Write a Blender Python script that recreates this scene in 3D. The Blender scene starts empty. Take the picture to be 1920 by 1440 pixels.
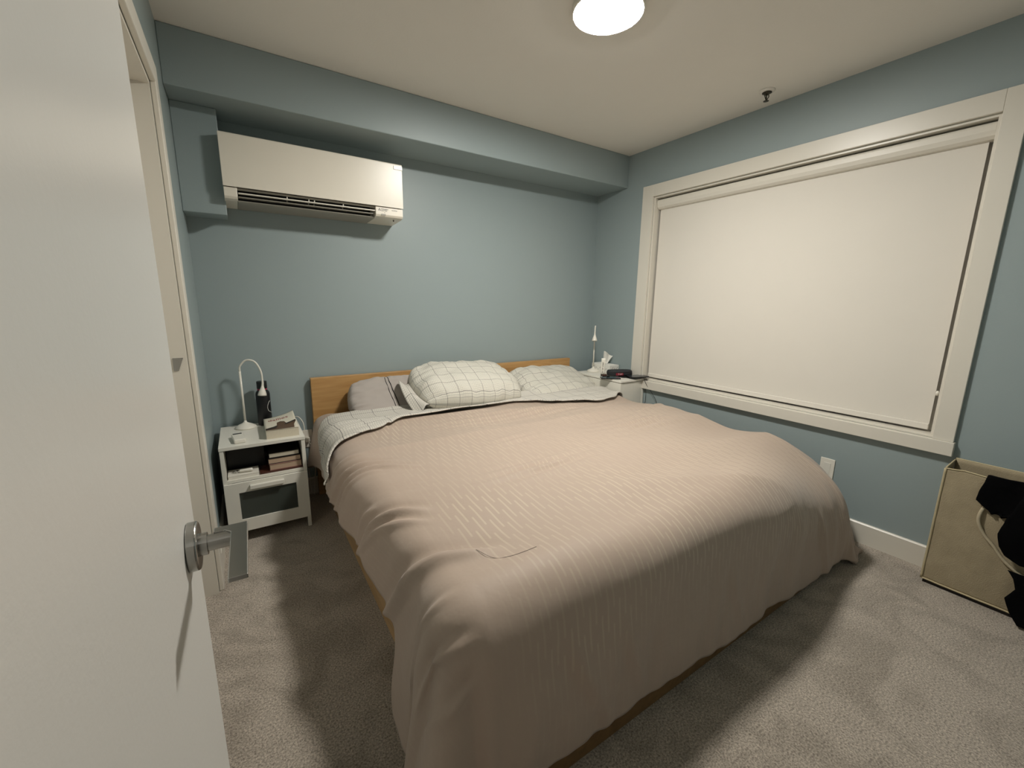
import bpy, bmesh, math, random
from mathutils import Vector, Matrix, noise
random.seed(7)
PI = math.pi
S = bpy.context.scene
COL = S.collection

# ------------------------------------------------------------------ camera
F = 781.83
CX, CY, CZ = 0.1864, -2.8793, 1.264
YAW, PITCH, ROLL = -0.5755, -0.1944, 0.0136
fw = Vector((math.sin(-YAW)*math.cos(PITCH), math.cos(YAW)*math.cos(PITCH), math.sin(PITCH)))
rt = Vector((math.cos(YAW), math.sin(YAW), 0)); up = rt.cross(fw)
rt2 = rt*math.cos(ROLL)+up*math.sin(ROLL); up2 = rt2.cross(fw)
cd = bpy.data.cameras.new('camera'); cam = bpy.data.objects.new('camera', cd); COL.objects.link(cam)
cd.sensor_fit = 'HORIZONTAL'; cd.sensor_width = 36; cd.lens = F/1920*36; cd.clip_start = .01; cd.clip_end = 50
M3 = Matrix((rt2, up2, -fw)).transposed().to_4x4(); M3.translation = Vector((CX, CY, CZ))
cam.matrix_world = M3
S.camera = cam

# ------------------------------------------------------------------ world, exposure
W_ = bpy.data.worlds.new('night'); S.world = W_; W_.use_nodes = True
W_.node_tree.nodes['Background'].inputs[0].default_value = (.01, .012, .02, 1)
W_.node_tree.nodes['Background'].inputs[1].default_value = .3
S.view_settings.view_transform = 'Standard'; S.view_settings.look = 'None'
S.view_settings.gamma = 1; S.view_settings.use_curve_mapping = False
S.view_settings.exposure = 3.52
LAMP_POWER = 21.0      # emission strength of the ceiling fixture's diffuser
LAMP_COL = (1.0, .965, .90)
HALL_FILL = .15  # strength of the added fill light in the hall

# ------------------------------------------------------------------ dimensions
W, H = 2.926, 2.419
YF = -3.06            # inner face of the front wall (behind the camera)
DS, HS = .34, 2.179   # bulkhead depth and underside

# ------------------------------------------------------------------ materials
def srgb(h):
    if isinstance(h, str):
        h = h.lstrip('#'); c = [int(h[i:i+2], 16)/255 for i in (0, 2, 4)]
    else: c = [x/255 for x in h]
    return tuple(((x/12.92) if x <= .04045 else ((x+.055)/1.055)**2.4) for x in c)+(1,)
def new_mat(name):
    m = bpy.data.materials.new(name); m.use_nodes = True
    nt = m.node_tree; b = nt.nodes['Principled BSDF']
    return m, nt, b
def link(nt, a, b): nt.links.new(a, b)
def node(nt, t, **k):
    n = nt.nodes.new(t)
    for a, v in k.items(): setattr(n, a, v)
    return n
def mathn(nt, op, a, b=None):
    n = nt.nodes.new('ShaderNodeMath'); n.operation = op
    for i, x in enumerate((a, b)):
        if x is None: continue
        if isinstance(x, (int, float)): n.inputs[i].default_value = x
        else: nt.links.new(x, n.inputs[i])
    return n.outputs[0]
def simple(name, col, rough=.5, metal=0, spec=.5, bump=0, bscale=60, var=0, vscale=8, sheen=0, coat=0):
    m, nt, b = new_mat(name)
    c = srgb(col)
    b.inputs['Base Color'].default_value = c
    b.inputs['Roughness'].default_value = rough; b.inputs['Metallic'].default_value = metal
    b.inputs['Specular IOR Level'].default_value = spec
    b.inputs['Sheen Weight'].default_value = sheen; b.inputs['Coat Weight'].default_value = coat
    tc = node(nt, 'ShaderNodeTexCoord')
    n = node(nt, 'ShaderNodeTexNoise'); n.inputs['Scale'].default_value = vscale; n.inputs['Detail'].default_value = 4
    link(nt, tc.outputs['Object'], n.inputs['Vector'])
    mx = node(nt, 'ShaderNodeMix', data_type='RGBA')
    v = max(var, .015)
    mx.inputs[6].default_value = tuple(x*(1-v) for x in c[:3])+(1,); mx.inputs[7].default_value = tuple(min(1, x*(1+v)) for x in c[:3])+(1,)
    link(nt, n.outputs['Fac'], mx.inputs[0]); link(nt, mx.outputs[2], b.inputs['Base Color'])
    if bump:
        n2 = node(nt, 'ShaderNodeTexNoise'); n2.inputs['Scale'].default_value = bscale; n2.inputs['Detail'].default_value = 3
        link(nt, tc.outputs['Object'], n2.inputs['Vector'])
        bp = node(nt, 'ShaderNodeBump'); bp.inputs['Strength'].default_value = bump; bp.inputs['Distance'].default_value = .002
        link(nt, n2.outputs['Fac'], bp.inputs['Height']); link(nt, bp.outputs[0], b.inputs['Normal'])
    return m
M = {}
M['wall'] = simple('blue_grey_paint', '#93A0A1', .45, bump=.10, bscale=180, spec=.5)
M['ceiling'] = simple('ceiling_paint', '#E6E2DA', .9, bump=.25, bscale=140, spec=.1)
M['trim'] = simple('white_trim_paint', '#D9D4C8', .35, bump=.03, bscale=60)
M['door'] = simple('satin_door_paint', '#E2E0DA', .30, bump=.10, bscale=170)
M['white'] = simple('white_laminate', '#E2DFD4', .38)
M['whiteplastic'] = simple('white_plastic', '#E6E2D6', .3)
M['acwhite'] = simple('appliance_white', '#E3DDCF', .32)
M['acgrey'] = simple('appliance_grey', '#97948A', .45)
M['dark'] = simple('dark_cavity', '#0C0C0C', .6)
M['black'] = simple('black_plastic', '#0A0B0D', .35)
M['blackmatte'] = simple('black_powder_coat', '#0B0D11', .42)
M['blackcloth'] = simple('black_cloth', '#040405', .95, bump=.4, bscale=300, spec=.1)
M['grey'] = simple('grey_chain_gap_shade', '#6B6A64', .6)  # grey of the blind chain; also stands for shade in the drawer gaps
M['blindfab'] = simple('roller_fabric', '#DDD8CE', .8, bump=.06, bscale=500, spec=.2)
M['metal'] = simple('brushed_nickel', '#A9A8A4', .27, metal=1, bump=.02, bscale=200)
M['chrome'] = simple('polished_metal', '#C8C8C6', .12, metal=1)
M['paper'] = simple('page_block', '#CFC6B2', .8, bump=.3, bscale=400, var=.06, vscale=200)
M['paper2'] = simple('aged_page_block', '#B9A088', .8, bump=.3, bscale=400, var=.06, vscale=200)
M['cream'] = simple('cream_cover', '#DAD4C2', .45)
M['bookdark'] = simple('dark_cover', '#1B1412', .45)
M['bookred'] = simple('brown_red_cover', '#4A2A20', .45)
M['bookpink'] = simple('pink_cover', '#A77F74', .5)
M['red'] = simple('deep_red_ink', '#8E1F22', .5)
M['redlabel'] = simple('red_woven_label', '#7E1F30', .7)
M['brown'] = simple('brown_ink', '#59422E', .5, var=.25, vscale=90)
M['darkbrown'] = simple('dark_brown_ink', '#2A2119', .5, var=.2, vscale=90)
M['band'] = simple('pink_band', '#B03352', .5)
M['line'] = simple('white_ink', '#D8D8D4', .5)
M['darkink'] = simple('dark_ink', '#3A3936', .5)
M['frost'] = simple('frosted_dark_glass', '#3E443F', .3, spec=.5)
M['canvas'] = simple('canvas', '#A3967C', .95, bump=.8, bscale=260, var=.12, vscale=30, spec=.15)
M['canvasedge'] = simple('canvas_piping', '#BDB08F', .9, bump=.5, bscale=260, spec=.15)
M['rope'] = simple('cotton_rope', '#B8AC92', .9, bump=.6, bscale=300, spec=.15)
M['hair'] = simple('hair', '#2A201A', .5)
M['tissue'] = simple('tissue_paper', '#E4E2DA', .9, spec=.1)
M['screen'] = simple('phone_glass', '#56686C', .08, spec=.8)
M['greycase'] = simple('dark_grey_nylon', '#25272A', .7, bump=.6, bscale=350)
M['slate'] = simple('slate_glass', '#2A3038', .12, spec=.7)
M['plain'] = simple('plain_lilac_grey_cotton', '#A79F98', .75, bump=.25, bscale=90, sheen=.2, spec=.2)
M['piping'] = simple('black_piping', '#121113', .7)
M['sheetwhite'] = simple('white_hem_cotton', '#D8D3C6', .8, bump=.2, bscale=90, spec=.2)
M['thinbrass'] = simple('sprinkler_metal', '#4A463C', .35, metal=.8)
M['hall'] = simple('hall_paint', '#B9B2A4', .8)

def mk_light():
    m, nt, b = new_mat('lit_diffuser')
    b.inputs['Base Color'].default_value = (.9, .88, .82, 1)
    b.inputs['Emission Color'].default_value = LAMP_COL+(1,)
    b.inputs['Emission Strength'].default_value = LAMP_POWER
    return m
M['lamp'] = mk_light()

def mk_wood(name, c1, c2, axis):
    m, nt, b = new_mat(name)
    tc = node(nt, 'ShaderNodeTexCoord'); mp = node(nt, 'ShaderNodeMapping')
    sc = [22, 22, 22]; sc[axis] = 1.6
    mp.inputs['Scale'].default_value = sc
    link(nt, tc.outputs['Object'], mp.inputs[0])
    n = node(nt, 'ShaderNodeTexNoise'); n.inputs['Scale'].default_value = 1.6; n.inputs['Detail'].default_value = 9; n.inputs['Distortion'].default_value = .9
    link(nt, mp.outputs[0], n.inputs['Vector'])
    r = node(nt, 'ShaderNodeValToRGB'); r.color_ramp.elements[0].position = .3; r.color_ramp.elements[1].position = .72
    r.color_ramp.elements[0].color = srgb(c1); r.color_ramp.elements[1].color = srgb(c2)
    link(nt, n.outputs['Fac'], r.inputs[0]); link(nt, r.outputs[0], b.inputs['Base Color'])
    b.inputs['Roughness'].default_value = .42
    return m
M['oak'] = mk_wood('oak_veneer', '#A97F4C', '#C29A64', 0)
M['oaky'] = mk_wood('oak_veneer_lengthwise', '#B08F62', '#C6A678', 1)
M['oakshade'] = mk_wood('oak_veneer_shaded', '#6E5232', '#86673F', 1)  # darker copy of the oak; shade below the duvet put into colour
M['oakedge'] = simple('oak_edge', '#B9A27C', .45)

def mk_carpet():
    m, nt, b = new_mat('cut_pile_carpet')
    tc = node(nt, 'ShaderNodeTexCoord')
    n1 = node(nt, 'ShaderNodeTexNoise'); n1.inputs['Scale'].default_value = 170; n1.inputs['Detail'].default_value = 5; n1.inputs['Roughness'].default_value = .75
    n2 = node(nt, 'ShaderNodeTexNoise'); n2.inputs['Scale'].default_value = 4.5; n2.inputs['Detail'].default_value = 5; n2.inputs['Distortion'].default_value = 1.4
    n3 = node(nt, 'ShaderNodeTexNoise'); n3.inputs['Scale'].default_value = 520; n3.inputs['Detail'].default_value = 2
    for n in (n1, n2, n3): link(nt, tc.outputs['Object'], n.inputs['Vector'])
    r1 = node(nt, 'ShaderNodeValToRGB'); e = r1.color_ramp.elements
    e[0].position = .33; e[0].color = srgb('#685C4F'); e[1].position = .66; e[1].color = srgb('#E6D9C7')
    link(nt, n1.outputs['Fac'], r1.inputs[0])
    r2 = node(nt, 'ShaderNodeValToRGB'); e = r2.color_ramp.elements
    e[0].position = .36; e[0].color = (.70, .69, .67, 1); e[1].position = .56; e[1].color = (1, 1, 1, 1)
    link(nt, n2.outputs['Fac'], r2.inputs[0])
    mx = node(nt, 'ShaderNodeMix', data_type='RGBA', blend_type='MULTIPLY'); mx.inputs[0].default_value = .8
    link(nt, r1.outputs[0], mx.inputs[6]); link(nt, r2.outputs[0], mx.inputs[7]); link(nt, mx.outputs[2], b.inputs['Base Color'])
    b.inputs['Roughness'].default_value = 1; b.inputs['Specular IOR Level'].default_value = .08
    b.inputs['Sheen Weight'].default_value = .25
    ad = mathn(nt, 'ADD', n1.outputs['Fac'], mathn(nt, 'MULTIPLY', n3.outputs['Fac'], .6))
    bp = node(nt, 'ShaderNodeBump'); bp.inputs['Strength'].default_value = .9; bp.inputs['Distance'].default_value = .006
    link(nt, ad, bp.inputs['Height']); link(nt, bp.outputs[0], b.inputs['Normal'])
    return m
M['carpet'] = mk_carpet()

def line_mask(nt, coord, period, width, off=0):
    a = mathn(nt, 'FRACT', mathn(nt, 'ADD', mathn(nt, 'DIVIDE', coord, period), off))
    return mathn(nt, 'LESS_THAN', a, width)
def mk_check(name, base='#CFCAC0', fine='#8B8B86', big='#4A494A', fp=.0115, bp_=.125, fstr=.55, wrinkle=.5):
    m, nt, b = new_mat(name)
    uv = node(nt, 'ShaderNodeUVMap'); sp = node(nt, 'ShaderNodeSeparateXYZ'); link(nt, uv.outputs[0], sp.inputs[0])
    u, v = sp.outputs[0], sp.outputs[1]
    f = mathn(nt, 'MAXIMUM', line_mask(nt, u, fp, .2), line_mask(nt, v, fp, .2))
    g = mathn(nt, 'MAXIMUM', line_mask(nt, u, bp_, .0022/bp_, .37), line_mask(nt, v, bp_, .0022/bp_, .61))
    m1 = node(nt, 'ShaderNodeMix', data_type='RGBA'); m1.inputs[6].default_value = srgb(base); m1.inputs[7].default_value = srgb(fine)
    link(nt, mathn(nt, 'MULTIPLY', f, fstr), m1.inputs[0])
    m2 = node(nt, 'ShaderNodeMix', data_type='RGBA'); link(nt, m1.outputs[2], m2.inputs[6]); m2.inputs[7].default_value = srgb(big)
    link(nt, mathn(nt, 'MULTIPLY', g, .9), m2.inputs[0]); link(nt, m2.outputs[2], b.inputs['Base Color'])
    b.inputs['Roughness'].default_value = .85; b.inputs['Specular IOR Level'].default_value = .15
    tc = node(nt, 'ShaderNodeTexCoord'); n = node(nt, 'ShaderNodeTexNoise'); n.inputs['Scale'].default_value = 38; n.inputs['Detail'].default_value = 3
    link(nt, tc.outputs['Object'], n.inputs['Vector'])
    bb = node(nt, 'ShaderNodeBump'); bb.inputs['Strength'].default_value = wrinkle; bb.inputs['Distance'].default_value = .004
    link(nt, n.outputs['Fac'], bb.inputs['Height']); link(nt, bb.outputs[0], b.inputs['Normal'])
    return m
M['check'] = mk_check('checked_cotton')
M['check2'] = mk_check('checked_cotton_large', bp_=.094, base='#D6D2C6')

def mk_duvet():
    m, nt, b = new_mat('striped_satin_cotton')
    uv = node(nt, 'ShaderNodeUVMap'); sp = node(nt, 'ShaderNodeSeparateXYZ'); link(nt, uv.outputs[0], sp.inputs[0])
    u, v = sp.outputs[0], sp.outputs[1]
    P = .021
    cu = mathn(nt, 'DIVIDE', u, P)
    col = mathn(nt, 'FLOOR', cu); fr = mathn(nt, 'FRACT', cu)
    tri = mathn(nt, 'ABSOLUTE', mathn(nt, 'SUBTRACT', fr, .5))
    ss = node(nt, 'ShaderNodeMapRange', interpolation_type='SMOOTHSTEP')
    link(nt, tri, ss.inputs[0]); ss.inputs[1].default_value = .10; ss.inputs[2].default_value = .20
    ss.inputs[3].default_value = 1; ss.inputs[4].default_value = 0
    dsh = mathn(nt, 'FRACT', mathn(nt, 'ADD', mathn(nt, 'DIVIDE', v, .17), mathn(nt, 'MULTIPLY', col, .382)))
    dm = node(nt, 'ShaderNodeMapRange', interpolation_type='SMOOTHSTEP')
    link(nt, mathn(nt, 'ABSOLUTE', mathn(nt, 'SUBTRACT', dsh, .5)), dm.inputs[0]); dm.inputs[1].default_value = .32; dm.inputs[2].default_value = .38
    dm.inputs[3].default_value = 1; dm.inputs[4].default_value = 0
    st = mathn(nt, 'MULTIPLY', ss.outputs[0], dm.outputs[0])
    for cc, e0, e1 in ((u, .50, .64), (v, 2.14, 1.96)):  # stripes fade at flank and foot, where the satin sheen is lost
        em = node(nt, 'ShaderNodeMapRange', interpolation_type='SMOOTHSTEP'); link(nt, cc, em.inputs[0])
        em.inputs[1].default_value = min(e0, e1); em.inputs[2].default_value = max(e0, e1)
        em.inputs[3].default_value = .12 if e0 < e1 else 1; em.inputs[4].default_value = 1 if e0 < e1 else .12
        st = mathn(nt, 'MULTIPLY', st, em.outputs[0])
    mx = node(nt, 'ShaderNodeMix', data_type='RGBA')
    mx.inputs[6].default_value = srgb('#AC9A8B'); mx.inputs[7].default_value = srgb('#BAAB98')
    link(nt, st, mx.inputs[0]); link(nt, mx.outputs[2], b.inputs['Base Color'])
    n0 = node(nt, 'ShaderNodeTexNoise'); n0.inputs['Scale'].default_value = 2.2; tc0 = node(nt, 'ShaderNodeTexCoord'); link(nt, tc0.outputs['Object'], n0.inputs['Vector'])
    fz = node(nt, 'ShaderNodeMapRange', interpolation_type='SMOOTHSTEP'); link(nt, n0.outputs['Fac'], fz.inputs[0]); fz.inputs[1].default_value = .38; fz.inputs[2].default_value = .62; fz.inputs[3].default_value = .35; fz.inputs[4].default_value = 1  # patchy stripe fade painted in place of changing satin sheen
    st = mathn(nt, 'MULTIPLY', st, fz.outputs[0])
    nt.links.new(st, mx.inputs[0])
    rr = node(nt, 'ShaderNodeMapRange'); link(nt, st, rr.inputs[0]); rr.inputs[3].default_value = .62; rr.inputs[4].default_value = .44
    link(nt, rr.outputs[0], b.inputs['Roughness'])
    b.inputs['Specular IOR Level'].default_value = .35; b.inputs['Sheen Weight'].default_value = .15
    tc = node(nt, 'ShaderNodeTexCoord'); n = node(nt, 'ShaderNodeTexNoise'); n.inputs['Scale'].default_value = 16; n.inputs['Detail'].default_value = 3
    link(nt, tc.outputs['Object'], n.inputs['Vector'])
    hh = mathn(nt, 'ADD', mathn(nt, 'MULTIPLY', n.outputs['Fac'], .8), mathn(nt, 'MULTIPLY', st, .02))
    bb = node(nt, 'ShaderNodeBump'); bb.inputs['Strength'].default_value = .45; bb.inputs['Distance'].default_value = .006
    link(nt, hh, bb.inputs['Height']); link(nt, bb.outputs[0], b.inputs['Normal'])
    return m
M['duvet'] = mk_duvet()

# ------------------------------------------------------------------ mesh helpers
def bm_box(bm, x0, x1, y0, y1, z0, z1, mi=0):
    vs = [bm.verts.new((x, y, z)) for z in (z0, z1) for y in (y0, y1) for x in (x0, x1)]
    q = [(0, 2, 3, 1), (4, 5, 7, 6), (0, 1, 5, 4), (2, 6, 7, 3), (0, 4, 6, 2), (1, 3, 7, 5)]
    for f in q:
        fa = bm.faces.new([vs[i] for i in f]); fa.material_index = mi
    return vs
def bm_prism(bm, prof, x0, x1, plane='yz', mi=0):
    """extrude closed profile [(a,b)] along the remaining axis"""
    def P(t, a, b):
        return {'yz': (t, a, b), 'xz': (a, t, b), 'xy': (a, b, t)}[plane]
    A = [bm.verts.new(P(x0, a, b)) for a, b in prof]; B = [bm.verts.new(P(x1, a, b)) for a, b in prof]
    n = len(prof)
    for i in range(n):
        bm.faces.new((A[i], A[(i+1) % n], B[(i+1) % n], B[i])).material_index = mi
    bm.faces.new(A[::-1]).material_index = mi; bm.faces.new(B).material_index = mi
def bm_lathe(bm, prof, seg=32, c=(0, 0, 0), axis='z', cap=True, mi=0):
    rings = []
    for r, z in prof:
        ring = []
        for i in range(seg):
            a = 2*PI*i/seg; p = (r*math.cos(a), r*math.sin(a), z)
            if axis == 'x': p = (p[2], p[0], p[1])
            if axis == 'y': p = (p[0], p[2], p[1])
            ring.append(bm.verts.new((p[0]+c[0], p[1]+c[1], p[2]+c[2])))
        rings.append(ring)
    for a, b in zip(rings, rings[1:]):
        for i in range(seg):
            bm.faces.new((a[i], a[(i+1) % seg], b[(i+1) % seg], b[i])).material_index = mi
    if cap:
        bm.faces.new(rings[0][::-1]).material_index = mi; bm.faces.new(rings[-1]).material_index = mi
def catmull(pts, n=8):
    P = [Vector(p) for p in pts]; P = [P[0]*2-P[1]]+P+[P[-1]*2-P[-2]]; out = []
    for i in range(1, len(P)-2):
        for k in range(n):
            t = k/n; a, b, c, d = P[i-1:i+3]
            out.append(.5*((2*b)+(-a+c)*t+(2*a-5*b+4*c-d)*t*t+(-a+3*b-3*c+d)*t**3))
    out.append(P[-2]); return out
def bm_tube(bm, pts, r, seg=10, mi=0):
    """r: number or list of radii"""
    n = len(pts); pts = [Vector(p) for p in pts]
    R = r if isinstance(r, (list, tuple)) else [r]*n
    T = [(pts[min(i+1, n-1)]-pts[max(i-1, 0)]).normalized() for i in range(n)]
    ref = Vector((0, 0, 1)) if abs(T[0].z) < .9 else Vector((1, 0, 0))
    N = (ref-T[0]*ref.dot(T[0])).normalized(); rings = []
    for i in range(n):
        N = (N-T[i]*N.dot(T[i])).normalized(); Bn = T[i].cross(N)
        rings.append([bm.verts.new(pts[i]+(N*math.cos(2*PI*k/seg)+Bn*math.sin(2*PI*k/seg))*R[i]) for k in range(seg)])
    for a, b in zip(rings, rings[1:]):
        for k in range(seg):
            bm.faces.new((a[k], a[(k+1) % seg], b[(k+1) % seg], b[k])).material_index = mi
    bm.faces.new(rings[0][::-1]).material_index = mi; bm.faces.new(rings[-1]).material_index = mi
def obj(name, bm, mat, parent=None, smooth=False, bevel=0, bseg=2, sub=0):
    bmesh.ops.recalc_face_normals(bm, faces=bm.faces[:])
    me = bpy.data.meshes.new(name); bm.to_mesh(me); bm.free()
    for m in (mat if isinstance(mat, (list, tuple)) else [mat]): me.materials.append(m)
    o = bpy.data.objects.new(name, me); COL.objects.link(o)
    if smooth: me.polygons.foreach_set('use_smooth', [True]*len(me.polygons))
    if bevel:
        md = o.modifiers.new('bevel', 'BEVEL'); md.width = bevel; md.segments = bseg; md.limit_method = 'ANGLE'; md.angle_limit = .6
        md.harden_normals = False
    if sub:
        md = o.modifiers.new('sub', 'SUBSURF'); md.levels = sub; md.render_levels = sub
    if parent: o.parent = parent; o.matrix_parent_inverse = parent.matrix_basis.inverted() if True else Matrix()
    return o
def box(name, x0, x1, y0, y1, z0, z1, mat, parent=None, bevel=0, **k):
    bm = bmesh.new(); bm_box(bm, x0, x1, y0, y1, z0, z1); return obj(name, bm, mat, parent, bevel=bevel, **k)
def thing(name, label, cat, loc=(0, 0, 0), group=None):
    o = bpy.data.objects.new(name, None); COL.objects.link(o); o.location = loc; o.empty_display_size = .05
    o['label'] = label; o['category'] = cat
    if group: o['group'] = group
    return o
def tag(o, label, cat, group=None, kind=None):
    o['label'] = label; o['category'] = cat
    if group: o['group'] = group
    if kind: o['kind'] = kind
    return o
def struct(o, label=None):
    o['kind'] = 'structure'
    if label: o['label'] = label
    return o
def grid_mesh(name, fn, nu, nv, mat, parent=None, uvfn=None, thick=0, offset=-1, wrap=False):
    """fn(i/nu, j/nv)->Vector ; uvfn -> (u,v) in metres"""
    vs = []; uvs = []
    for j in range(nv+1):
        for i in range(nu+1):
            vs.append(fn(i/nu, j/nv)); uvs.append(uvfn(i/nu, j/nv) if uvfn else (i/nu, j/nv))
    fs = [(j*(nu+1)+i, j*(nu+1)+i+1, (j+1)*(nu+1)+i+1, (j+1)*(nu+1)+i) for j in range(nv) for i in range(nu)]
    me = bpy.data.meshes.new(name); me.from_pydata([tuple(v) for v in vs], [], fs)
    ul = me.uv_layers.new(name='UVMap')
    for l in me.loops: ul.data[l.index].uv = uvs[l.vertex_index]
    me.polygons.foreach_set('use_smooth', [True]*len(me.polygons))
    me.materials.append(mat)
    o = bpy.data.objects.new(name, me); COL.objects.link(o)
    if parent: o.parent = parent; o.matrix_parent_inverse = parent.matrix_basis.inverted()
    if thick:
        md = o.modifiers.new('solid', 'SOLIDIFY'); md.thickness = thick; md.offset = offset
    return o
def text_mesh(name, s, size, mat, mw, parent=None, extrude=.0002, align='LEFT', xs=1.0):
    cu = bpy.data.curves.new(name, 'FONT'); cu.body = s; cu.size = size; cu.extrude = extrude; cu.align_x = align
    t = bpy.data.objects.new(name+'_tmp', cu); COL.objects.link(t)
    dg = bpy.context.evaluated_depsgraph_get(); me = bpy.data.meshes.new_from_object(t.evaluated_get(dg))
    bpy.data.objects.remove(t); me.transform(Matrix.Diagonal((xs, 1, 1, 1))); me.transform(mw)
    me.materials.clear(); me.materials.append(mat); me.name = name
    o = bpy.data.objects.new(name, me); COL.objects.link(o)
    if parent: o.parent = parent; o.matrix_parent_inverse = parent.matrix_basis.inverted()
    return o
def frame(origin, xdir, ydir):
    x = Vector(xdir).normalized(); y = Vector(ydir).normalized(); z = x.cross(y)
    m = Matrix((x, y, z)).transposed().to_4x4(); m.translation = Vector(origin); return m
def ns(x, y, z=0.): return noise.noise(Vector((x, y, z)))
def sm(a, b, x):
    t = max(0, min(1, (x-a)/(b-a))); return t*t*(3-2*t)

# ================================================================== THE ROOM
struct(box('floor', -.13, W+.02, YF-1.6, .02, -.1, 0, M['carpet']), 'grey beige cut pile carpet')
struct(box('ceiling', -.9, W+.25, YF-.1, .2, H, H+.1, M['ceiling']), 'off white flat ceiling')
wb = struct(box('wall_back', -.15, W+.25, 0, .15, 0, H, M['wall']), 'blue grey wall behind the bed')
box('bulkhead', 0, W, -DS, -.0005, HS, H-.0005, M['wall'], wb, bevel=.004)
box('pipe_chase', 0.0005, .183, -.165, -.0005, 1.683, HS-.0005, M['wall'], wb, bevel=.003)
# left wall with the doorway
DY0, DY1, DZ = -.83, -1.66, 2.0
bm = bmesh.new()
bm_box(bm, -.12, 0, DY0, 0, 0, H); bm_box(bm, -.12, 0, YF, DY1, 0, H); bm_box(bm, -.12, 0, DY1, DY0, DZ, H)
struct(obj('wall_left', bm, M['wall']), 'blue grey left wall with a doorway')
# right wall with the window hole
WY0, WY1, WZ0, WZ1 = -.615, -2.372, .652, 2.062
bm = bmesh.new()
T = .2
bm_box(bm, W, W+T, WY0, 0, 0, H); bm_box(bm, W, W+T, YF, WY1, 0, H)
bm_box(bm, W, W+T, WY1, WY0, 0, WZ0); bm_box(bm, W, W+T, WY1, WY0, WZ1, H)
struct(obj('wall_right', bm, M['wall']), 'blue grey wall with the window')
# front wall behind the camera with the open bedroom doorway and the hall beyond
bm = bmesh.new(); OX0, OX1 = .02, .84
bm_box(bm, 0, OX0, YF-.12, YF, 0, H); bm_box(bm, OX1, W, YF-.12, YF, 0, H); bm_box(bm, OX0, OX1, YF-.12, YF, 2.05, H)
struct(obj('wall_front', bm, M['wall']), 'blue grey wall around the bedroom doorway')
bm = bmesh.new()
bm_box(bm, -.7, -.6, YF-1.6, YF-.12, 0, H); bm_box(bm, 1.6, 1.7, YF-1.6, YF-.12, 0, H); bm_box(bm, -.7, 1.7, YF-1.7, YF-1.6, 0, H)
bm_box(bm, -.7, 1.7, YF-1.7, YF-.1, H, H+.1); bm_box(bm, -.7, -.02, YF-1.6, YF-.12, -.1, 0)
struct(obj('wall_hall', bm, M['hall']), 'cream hall walls outside the doorway')
hl = box('trim_1', .35, .65, YF-1.0, YF-.7, H-.03, H-.001, M['hall']); struct(hl, 'unseen housing added for the hall fill light')
hd = bpy.data.lights.new('hall_fill_light', 'AREA'); hd.energy = HALL_FILL; hd.color = LAMP_COL; hd.size = .5; hd.shape = 'DISK'  # added lamp, out of view, that lifts the shade in the room
ho = bpy.data.objects.new('hall_fill_light', hd); COL.objects.link(ho); ho.location = (.5, YF-.85, H-.04)
# baseboards
BB = .113
def bbprof(t=.014): return [(0, 0), (t, 0), (t, BB-.006), (t-.005, BB), (0, BB)]
bm = bmesh.new(); bm_prism(bm, [(-a, b) for a, b in bbprof()], .003, W-.015, 'yz')
struct(obj('baseboard_back', bm, M['trim'], bevel=0))
bm = bmesh.new(); bm_prism(bm, [(W-a, b) for a, b in bbprof()], YF, -.015, 'xz')
struct(obj('baseboard_right', bm, M['trim']))
bm = bmesh.new(); bm_prism(bm, [(a, b) for a, b in bbprof()], -.74, -.015, 'xz')
bm_prism(bm, [(a, b) for a, b in bbprof()], YF, DY1-.09, 'xz')
struct(obj('baseboard_left', bm, M['trim']))
# doorway in the left wall: casing, jamb, closed leaf
d2 = bpy.data.objects.new('door_2', None); COL.objects.link(d2); d2.location = (0, -1.2, 0); struct(d2, 'white cased doorway in the left wall')
CW = .075
bm = bmesh.new()
for a, b in ((DY0, DY0+CW), (DY1-CW, DY1)): bm_box(bm, 0.0005, .018, a, b, 0, DZ+CW)
bm_box(bm, 0.0005, .018, DY1, DY0, DZ, DZ+CW)
obj('casing', bm, M['trim'], d2, bevel=.003)
bm = bmesh.new()
bm_box(bm, -.12, .0, DY0-.014, DY0-.0005, 0, DZ); bm_box(bm, -.12, .0, DY1+.0005, DY1+.014, 0, DZ); bm_box(bm, -.12, .0, DY1+.014, DY0-.014, DZ-.014, DZ-.0005)
obj('jamb', bm, M['trim'], d2)
box('door_leaf', -.118, -.083, DY1+.016, DY0-.016, .01, DZ-.016, M['door'], d2)
bm = bmesh.new(); bm_prism(bm, [(-.012, 1.035), (-.045, 1.035), (-.045, .985), (-.03, .985)], DY0-.0165, DY0-.014, 'xz')
obj('strike_plate', bm, M['metal'], d2)

# window: casing, sill, jamb, glass
w1 = bpy.data.objects.new('window_1', None); COL.objects.link(w1); w1.location = (W, -1.49, WZ0); struct(w1, 'wide white cased window')
bm = bmesh.new(); x0, x1 = W-.02, W-.0005
bm_box(bm, x0, x1, WY0, WY0+.098, .655, WZ1+.085); bm_box(bm, x0, x1, WY1-.072, WY1, .652, WZ1+.085); bm_box(bm, x0, x1, WY1, WY0, WZ1, WZ1+.085)
obj('casing', bm, M['trim'], w1, bevel=.002)
bm = bmesh.new(); bm_box(bm, W-.032, W-.0005, WY1-.078, WY0+.098, .587, .652)
bm_box(bm, W, W+.14, WY1+.001, WY0-.001, WZ0, WZ0+.012)
obj('window_sill', bm, M['trim'], w1, bevel=.002)
bm = bmesh.new()
bm_box(bm, W, W+.15, WY0-.012, WY0-.0005, WZ0+.012, WZ1-.012); bm_box(bm, W, W+.15, WY1+.0005, WY1+.012, WZ0+.012, WZ1-.012); bm_box(bm, W, W+.15, WY1+.0005, WY0-.0005, WZ1-.012, WZ1-.0005)
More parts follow.
